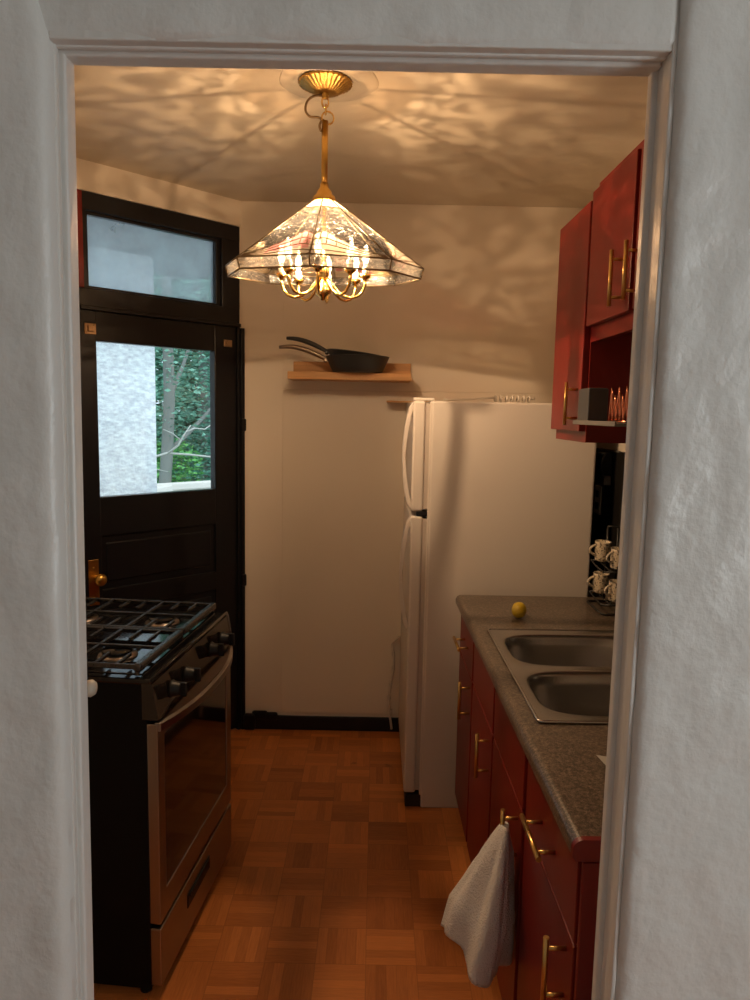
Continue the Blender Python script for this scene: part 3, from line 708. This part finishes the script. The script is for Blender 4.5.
# ------------------------------------------------------------------ stove
st = thing('gas_stove', 'black and stainless gas stove standing left of the doorway', 'stove', (-.561, 1.775, 0), R(-5.5))
SL = .645; SD = .60
b = MB(); b.box(-SD, -.02, 0.006, SL - .006, .03, .895, .004); b.build('stove_body', M['black_side'], st)
b = MB(); b.box(-SD, -.004, 0, SL, .893, .909, .005); b.box(-SD, -.035, .03, SL - .03, .908, .912, .002)
b.tube([(-.004, .004, .906), (-.004, SL - .004, .906)], .005, 8); b.build('cooktop', M['black_enamel'], st)
for (x, y) in ((-.165, .155), (-.165, .475), (-.44, .155), (-.44, .475)):
    b = MB(); b.lathe([(0, 0), (.055, 0), (.052, .006), (.034, .009), (.032, .012), (0, .012)], (x, y, .9115), 28); bn = b.build('burner', M['steel'], st)
    b = MB(); b.lathe([(0, 0), (.04, 0), (.043, .004), (.040, .009), (0, .010)], (x, y, .923), 28); b.build('burner_cap', M['black_enamel'], bn)
def grate(y0, y1):
    b = MB(); z = .936; x0, x1 = -.575, -.045
    rail = [(x1, y0 - .0, 0)]
    b.box(x1 - .012, x1 + .010, y0, y1, z - .014, z + .008, .006, seg=3)             # heavy front rail
    b.box(x0, x0 + .014, y0, y1, z - .010, z + .006, .003)
    b.box(x0, x1, y0, y0 + .010, z - .008, z + .006, .003); b.box(x0, x1, y1 - .010, y1, z - .008, z + .006, .003)
    b.box(x0, x1, (y0 + y1) / 2 - .004, (y0 + y1) / 2 + .004, z - .004, z + .006, .002)
    for k in range(1, 9):
        x = x0 + (x1 - x0) * k / 9; full = k in (3, 6)
        if full: b.box(x - .004, x + .004, y0, y1, z - .004, z + .006, .002)
        else:
            b.box(x - .0035, x + .0035, y0, y0 + (y1 - y0) * .30, z - .004, z + .006, .002); b.box(x - .0035, x + .0035, y1 - (y1 - y0) * .30, y1, z - .004, z + .006, .002)
    for (x, y) in ((x0 + .01, y0 + .008), (x0 + .01, y1 - .008), (x1 - .004, y0 + .008), (x1 - .004, y1 - .008)): b.box(x - .006, x + .006, y - .005, y + .005, .911, z, .002)
    return b.build('burner_grate', M['iron'], st)
grate(.012, .318); grate(.326, .632)
# sloped control panel
mt2 = Matrix(((1, 0, 0, 0), (0, 0, 1, 0), (0, 1, 0, 0), (0, 0, 0, 1)))
b = MB(); b.prism([(-.03, .80), (.014, .80), (.012, .815), (-.002, .897), (-.03, .897)], .0, SL, mt2, .001); cp = b.build('control_panel', M['black_glass'], st)
b = MB(); b.prism([(-.028, .798), (.017, .798), (.015, .815), (.001, .899), (-.028, .899)], SL, SL + .006, mt2, .001); b.build('panel_trim', M['steel'], cp)
for y in (.105, .215, .435, .545):
    b = MB(); b.lathe([(0, 0), (.023, 0), (.024, .004), (.021, .008), (.019, .026), (.017, .029), (0, .030)], (.008, y, .846), 24, 'x'); b.box(.030, .052, y - .006, y + .006, .826, .866, .003)
    b.build('burner_knob', M['black_plastic'], st)
b = MB()
x0, x1 = -.02, .010
b.box(x0, x1, .004, .050, .225, .788, .003); b.box(x0, x1, SL - .050, SL - .004, .225, .788, .003); b.box(x0, x1, .045, SL - .045, .225, .305, .003); b.box(x0, x1, .045, SL - .045, .742, .788, .003)
od = b.build('oven_door', M['steel'], st)
b = MB(); b.box(-.018, .0065, .046, SL - .046, .30, .745); b.build('oven_window', M['black_glass'], od)
b = MB()
n = 25; bm = bmesh.new(); vs = []
for i in range(n):
    t = i / (n - 1); y = .008 + (SL - .016) * t; bow = .012 + .046 * (1 - abs(2 * t - 1) ** 2.4)
    vs.append([bm.verts.new((bow - .004, y, .772)), bm.verts.new((bow + .006, y, .769)), bm.verts.new((bow + .006, y, .789)), bm.verts.new((bow - .004, y, .792))])
for A, B in zip(vs, vs[1:]):
    for q in range(4): f = bm.faces.new((A[q], A[(q + 1) % 4], B[(q + 1) % 4], B[q]))
bm.faces.new(vs[0]); bm.faces.new(vs[-1][::-1]); b.join(bm)
b.box(.0, .018, .006, .030, .766, .792, .003); b.box(.0, .018, SL - .030, SL - .006, .766, .792, .003)
b.build('door_handle', M['steel'], od)
b = MB(); b.box(-.02, .010, .004, SL - .004, .045, .212, .003); dr = b.build('storage_drawer', M['steel'], st)
b = MB(); b.box(.008, .0125, .20, .40, .128, .172, .003); b.box(.011, .016, .21, .39, .160, .170, .002); b.build('drawer_pull', M['black_plastic'], dr)
for (x, y) in ((-.05, .04), (-.05, SL - .04), (-SD + .04, .04), (-SD + .04, SL - .04)):
    b = MB(); b.cyl((x, y, 0), .016, .032, 12); b.build('foot', M['black_plastic'], st)

# pale knob on the kitchen side of the left jamb
kn = MB(); kn.lathe([(.0, .034), (.010, .033), (.014, .027), (.013, .020), (.006, .014), (.006, 0), (.011, -.003), (.011, -.006), (0, -.006)], (0, 0, 0), 20, 'x')
kx = OX0
o = tag(kn.build('round_knob', M['wood_knob']), 'small pale round knob peeking past the left doorway edge beside the stove', 'knob'); o.location = (-.478, 1.115, 1.150)
kb = MB(); kb.box(-.002, .0, -.02, .02, -.03, .03)
# its post reaches back to the door casing
kp = MB(); kp.box(-.030, -.004, -.1605, .012, -.014, .014, .003); p_ = kp.build('knob_bracket', M['trim'], o)

# ------------------------------------------------------------------ pendant lamp
LXc, LYc = -.170, 2.245
lp = thing('pendant_lamp', 'octagonal leaded glass pendant lamp with brass candle arms hanging from the ceiling', 'lamp', (LXc, LYc, 0))
b = MB(); b.lathe([(.0, CZ - .0035), (.074, CZ - .0035), (.079, CZ - .008), (.075, CZ - .013), (.068, CZ - .013), (.064, CZ - .018), (.058, CZ - .019), (.050, CZ - .027), (.044, CZ - .028), (.036, CZ - .034), (.022, CZ - .036), (0, CZ - .038)], (.0, 0, 0), 180, wav=lambda t: .022 * math.cos(30 * t))
b.lathe([(.010, CZ - .036), (.010, CZ - .046), (.005, CZ - .052), (0, CZ - .052)], (0, 0, 0), 16); b.build('ceiling_canopy', M['brass'], lp)
ZR0, ZR1 = 2.266, 2.452
b = MB()
def smooth_path(P_, n=6):
    P_ = [Vector(p) for p in P_]; out = []
    for i in range(len(P_) - 1):
        a, b_, c_, d_ = P_[max(i - 1, 0)], P_[i], P_[i + 1], P_[min(i + 2, len(P_) - 1)]
        for k in range(n):
            t = k / n; out.append(.5 * ((2 * b_) + (c_ - a) * t + (2 * a - 5 * b_ + 4 * c_ - d_) * t * t + (3 * b_ - a - 3 * c_ + d_) * t ** 3))
    return out + [P_[-1]]
def link(c, a, bb, rot): b.tube(arc(17, lambda t: (c[0] + bb * math.cos(2 * math.pi * t) * math.cos(rot), c[1] + bb * math.cos(2 * math.pi * t) * math.sin(rot), c[2] + a * math.sin(2 * math.pi * t)))[:-1], .0026, 6, closed=True)
link((0, 0, 2.505), .016, .010, .3); link((.002, 0, 2.484), .014, .009, 1.7); link((.008, 0, 2.461), .018, .018, .2)
b.build('chain_link', M['polished_brass'], lp)
b = MB(); b.tube(smooth_path([(0, 0, 2.524), (-.03, 0, 2.522), (-.052, 0, 2.508), (-.058, 0, 2.482), (-.045, 0, 2.464), (-.02, 0, 2.462), (-.006, 0, 2.452), (-.004, 0, 2.435), (-.012, 0, 2.425), (-.016, 0, 2.44), (-.008, .004, 2.458), (0, 0, 2.447)]), .0036, 8)
b.build('lamp_cord', M['tan_cord'], lp)
b = MB(); b.tube([(0, 0, ZR0 - .005), (0, 0, ZR1)], .0095, 16); b.build('stem_rod', M['brass'], lp)
b = MB(); b.lathe([(.0, 2.276), (.012, 2.276), (.014, 2.262), (.022, 2.252), (.024, 2.244), (.032, 2.238), (.036, 2.228), (.036, 2.222), (0, 2.222)], (0, 0, 0), 32); b.build('shade_cap', M['brass'], lp)
RT_, ZT, RB, ZB = .034, 2.226, .303, 2.036
ROT = R(-90 + -3)
def cor(i, r): a = ROT + i * math.pi / 4; return Vector((r * math.cos(a), r * math.sin(a), 0))
came = MB()
TILT = Matrix.Translation((0, 0, 2.235)) @ Matrix.Rotation(R(4.5), 4, 'X') @ Matrix.Translation((0, 0, -2.235))
def tilt(mb):
    for v in mb.bm.verts: v.co = TILT @ v.co
def curve_top(s): return .05 + .38 * (s * s * (3 - 2 * s)) - .10 * max(0, s - .82) / .18
for i in range(8):
    p = thing  # noqa
    A0, A1 = cor(i, RB), cor(i + 1, RB); T0, T1 = cor(i, RT_), cor(i + 1, RT_)
    mir = (i % 2 == 0)
    def P(s, t, off=0.):
        q = (1 - t) * (A0.lerp(A1, s)) + t * (T0.lerp(T1, s)); q = Vector((q.x, q.y, ZB + (ZT - ZB) * t))
        if off: q += Vector((q.x, q.y, 0)).normalized() * off * .6 + Vector((0, 0, off))
        return q
    b = MB(); ns, ntt = 26, 30
    g = [[b.bm.verts.new(P(s / ns, t / ntt)) for t in range(ntt + 1)] for s in range(ns + 1)]
    for s in range(ns):
        for t in range(ntt):
            sm = (s + .5) / ns; sm = 1 - sm if mir else sm; tm = (t + .5) / ntt
            f = b.bm.faces.new((g[s][t], g[s + 1][t], g[s + 1][t + 1], g[s][t + 1]))
            ct_ = curve_top(sm)
            if tm < ct_: f.material_index = 2 if (i in (7, 6, 3, 2) and .34 < sm < .96 and tm > ct_ * .30) else 1
            elif tm > .86: f.material_index = 1
            else: f.material_index = 0
    tilt(b); po = b.build('shade_panel', [M['clear_glass'], M['white_glass'], M['pink_glass']], lp)
    def S(s): return 1 - s if mir else s
    came.tube([P(0, 0), P(0, 1)], .0020, 6); came.tube([P(0, 0), P(1, 0)], .0022, 6)
    for kf in (1., .72, .45, .2):
        came.tube(arc(13, lambda s: P(S(.03 + s * .97), curve_top(.03 + s * .97) * kf)), .0013, 5)
    for s in (.3, .5, .66, .8, .92):
        came.tube([P(S(s), curve_top(s) * .45), P(S(s - .05), curve_top(s - .05) * 1.)], .0012, 5)
    came.tube([P(0, .86), P(.5, .82), P(1, .86)], .0012, 5)
    # bevelled skirt panel
    sk_ = MB(); Ai, Bi = A0, A1; rs = .975
    q = [Vector((Ai.x, Ai.y, ZB)), Vector((Bi.x, Bi.y, ZB)), Vector((Bi.x * rs, Bi.y * rs, ZB - .030)), Vector((Ai.x * rs, Ai.y * rs, ZB - .030))]
    nn = Vector(((Ai.x + Bi.x) / 2, (Ai.y + Bi.y) / 2, 0)).normalized() * .003
    vo = [sk_.bm.verts.new(v) for v in q]; vi = [sk_.bm.verts.new(v - nn) for v in q]
    sk_.bm.faces.new(vo); sk_.bm.faces.new(vi[::-1])
    for k in range(4): sk_.bm.faces.new((vo[k], vo[(k + 1) % 4], vi[(k + 1) % 4], vi[k]))
    tilt(sk_); sk_.build('skirt_panel', M['skirt_glass'], lp)
    came.tube([q[3], q[2]], .0028, 6); came.tube([q[0], q[3]], .0022, 6)
tilt(came); came.build('lead_came', M['lead'], lp)
b = MB(); b.lathe([(0, 1.935), (.008, 1.937), (.010, 1.945), (.022, 1.952), (.026, 1.962), (.022, 1.972), (.014, 1.980), (.012, 2.0), (.018, 2.012), (.020, 2.03), (.012, 2.045), (.007, 2.06), (.007, 2.23), (0, 2.23)], (0, 0, 0), 28)
b.build('centre_hub', M['polished_brass'], lp)
for i in range(8):
    a = ROT + R(22.5 * 0) + i * math.pi / 4; dx, dy = math.cos(a), math.sin(a); r1 = .128
    arm = MB(); pts = []
    for (r, z) in ((.014, 2.0), (.026, 1.985), (.045, 1.962), (.066, 1.948), (.088, 1.944), (.108, 1.951), (.121, 1.966), (.127, 1.984), (.128, 1.998)): pts.append(Vector((dx * r, dy * r, z)))
    arm.tube(pts, .0044, 8)
    arm.lathe([(0, 1.996), (.006, 1.996), (.010, 2.001), (.016, 2.006), (.017, 2.014), (.011, 2.014), (0, 2.012)], (dx * r1, dy * r1, 0), 18)
    ao = arm.build('candle_arm', M['polished_brass'], lp)
    cs = MB(); cs.lathe([(0, 2.0125), (.010, 2.0125), (.010, 2.036), (.008, 2.038), (0, 2.038)], (dx * r1, dy * r1, 0), 16); cs.build('candle_sleeve', M['candle'], ao)
    bu = MB(); bu.lathe([(.006, 2.038), (.008, 2.042), (.013, 2.056), (.0145, 2.066), (.012, 2.080), (.006, 2.094), (.001, 2.102)], (dx * r1, dy * r1, 0), 18); bu.build('flame_bulb', M['bulb'], ao)
    fi = MB(); fi.lathe([(0, 2.046), (.007, 2.049), (.0105, 2.061), (.009, 2.074), (.003, 2.088), (0, 2.089)], (dx * r1, dy * r1, 0), 12); fi.build('filament', M['filament'], ao)
    bl = bpy.data.lights.new('bulb_light', 'POINT'); bl.energy = BULB_W; bl.color = BULB_COL; bl.shadow_soft_size = .006
    blo = bpy.data.objects.new('bulb_light', bl); C.objects.link(blo); blo.parent = lp; blo.location = (dx * r1, dy * r1, 2.092)

bl = bpy.data.lights.new('added_core_light', 'POINT'); bl.energy = CORE_W; bl.color = BULB_COL; bl.shadow_soft_size = .004  # added light without a bulb, so the glass throws its pattern on the ceiling
blo = bpy.data.objects.new('added_core_light', bl); C.objects.link(blo); blo.parent = lp; blo.location = (.0, -.022, 2.085)

# ------------------------------------------------------------------ outside the back door (door axes)
def DW(x, y, z): return DM @ Vector((x, y, z))
struct(dset(MB().box(-8, 16, .3, 24, -1.1, -1.0).build('ground_outside', M['ground'])))
struct(dset(MB().box(-1.2, 1.252, 1.75, 2.1, -1.0, 3.6).build('wall_outside', M['stucco'])))
o = MB().box(-1.5, 1.9, 1.1, 2.3, 2.62, 2.8, .01); struct(dset(o.build('roof_eave', M['eave'])))
# porch handrail
pr_ = thing('porch_rail', 'white painted porch handrail outside the back door window', 'railing', DL, DR)
b = MB(); b.box(1.9, 5.2, 3.0, 3.12, .86, .92, .008); b.box(1.9, 5.2, 3.02, 3.10, .79, .86, .004); b.build('top_rail', M['rail'], pr_)
b = MB(); b.box(1.35, 1.98, 0, .12, .93, 1.0, .008); 
o = MB(); p0, p1 = Vector((1.36, 2.55, .86)), Vector((2.05, 3.06, .875)); d = (p1 - p0); ang = math.atan2(d.y, d.x)
o.box(0, d.length, -.06, .06, -.02, .05, .008, mat=Matrix.Translation(p0) @ Matrix.Rotation(ang, 4, 'Z')); o.build('return_rail', M['rail'], pr_); b.bm.free()
for x in (2.02, 2.9, 3.8, 4.7):
    b = MB(); b.box(x - .045, x + .045, 3.015, 3.105, -1.0, .86, .004); b.build('post', M['rail'], pr_)

def tree(label, x, y, trunk_r, h, crown, mat, n, seed, lean=0., branch=True, base=-1.0):
    rnd = random.Random(seed); p = DW(x, y, base); t = thing('leafy_tree', label, 'tree', p, DR, 'trees outside the back door')
    b = MB(); pts = [(lean * k / 8 + .05 * math.sin(k * 1.3 + seed), .04 * math.cos(k + seed), h * k / 8) for k in range(9)]
    b.tube(pts, [trunk_r * (1.15 - .07 * k) for k in range(9)], 10)
    if branch:
        for k in range(5):
            q = Vector(pts[3 + k % 5]); a = rnd.uniform(-.6, 3.7); L_ = rnd.uniform(1.0, 2.0)
            b.tube(arc(6, lambda s: q + Vector((math.cos(a) * L_ * s, math.sin(a) * L_ * s * .5, L_ * (.55 * s + .25 * s * s)))), [trunk_r * .42 * (1 - .14 * j) for j in range(6)], 7)
    b.build('trunk', M['bark'], t)
    f = MB(); (rx, ry, rz, cz) = crown
    for k in range(n):
        while True:
            u, v, w_ = rnd.uniform(-1, 1), rnd.uniform(-1, 1), rnd.uniform(-1, 1)
            if u * u + v * v + w_ * w_ < 1: break
        c = Vector((u * rx + lean * .6, v * ry, cz + w_ * rz)); s = rnd.uniform(.022, .05) * (1 + max(0, y - 6) * .45)
        m3 = Matrix.Rotation(rnd.uniform(0, 6.28), 3, 'Z') @ Matrix.Rotation(rnd.uniform(-1.3, 1.3), 3, 'X')
        vs = [f.bm.verts.new(c + m3 @ Vector(q) * s) for q in ((-1, 0, 0), (0, -.5, .12), (1, 0, 0), (0, .5, .12))]
        f.bm.faces.new(vs)
    f.build('foliage', mat, t)
tree('large leafy tree with a thick dark trunk seen at the stucco wall edge', 3.17, 5.2, .08, 5.5, (1.9, 1.2, 2.0, 4.2), M['leaf_b'], 5000, 3, .15)
tree('slender leafy tree standing right of the thick trunk', 4.75, 6.6, .08, 5.2, (1.6, 1.2, 2.2, 3.2), M['leaf_b'], 9000, 9, -.25)
tree('bright green low bush tree beyond the porch rail by the stucco wall', 3.45, 5.6, .05, 1.3, (.45, .5, .40, 1.85), M['leaf_c'], 1300, 5, 0, False)
tree('dark dense tree far behind the other trees', 6.5, 10.0, .15, 6.5, (3.6, 1.8, 3.4, 3.4), M['leaf_a'], 26000, 13, .2)
tree('mid green tree far right behind the porch rail', 8.8, 9.0, .14, 6.5, (2.6, 1.8, 3.2, 3.2), M['leaf_b'], 16000, 17, 0)
tree('low dark shrub tree below the slender tree', 4.2, 5.7, .06, 1.4, (1.5, .8, .9, 1.5), M['leaf_a'], 6000, 21, 0, False)
# bare pale branch reaching across
b = MB(); bb = []
def B_(pts, r0, r1): n = len(pts); b.tube([DW(*p) for p in pts], [r0 + (r1 - r0) * i / (n - 1) for i in range(n)], 7)
B_([(1.2, 3.6, 1.12), (1.7, 3.6, 1.12), (2.1, 3.6, 1.10), (2.35, 3.6, 1.16), (2.6, 3.6, 1.14), (3.0, 3.6, 1.09), (3.6, 3.6, 1.06)], .016, .008)
B_([(2.35, 3.6, 1.15), (2.45, 3.55, 1.24), (2.48, 3.5, 1.34), (2.56, 3.5, 1.44)], .012, .005)
B_([(2.46, 3.55, 1.30), (2.36, 3.5, 1.36), (2.26, 3.5, 1.40)], .008, .004); B_([(2.50, 3.5, 1.37), (2.6, 3.5, 1.41), (2.72, 3.5, 1.40), (2.82, 3.5, 1.46), (3.0, 3.5, 1.54)], .008, .004)
B_([(2.1, 3.6, 1.10), (2.16, 3.55, 1.02), (2.3, 3.5, .985)], .008, .004)
b.tube([DW(1.2, 3.6, 1.12), DW(1.15, 3.65, .2), DW(1.1, 3.7, -1.0)], [.018, .03, .045], 8)
tag(b.build('bare_branch', M['pale_bark']), 'pale bare branch reaching right from behind the stucco wall', 'branch')
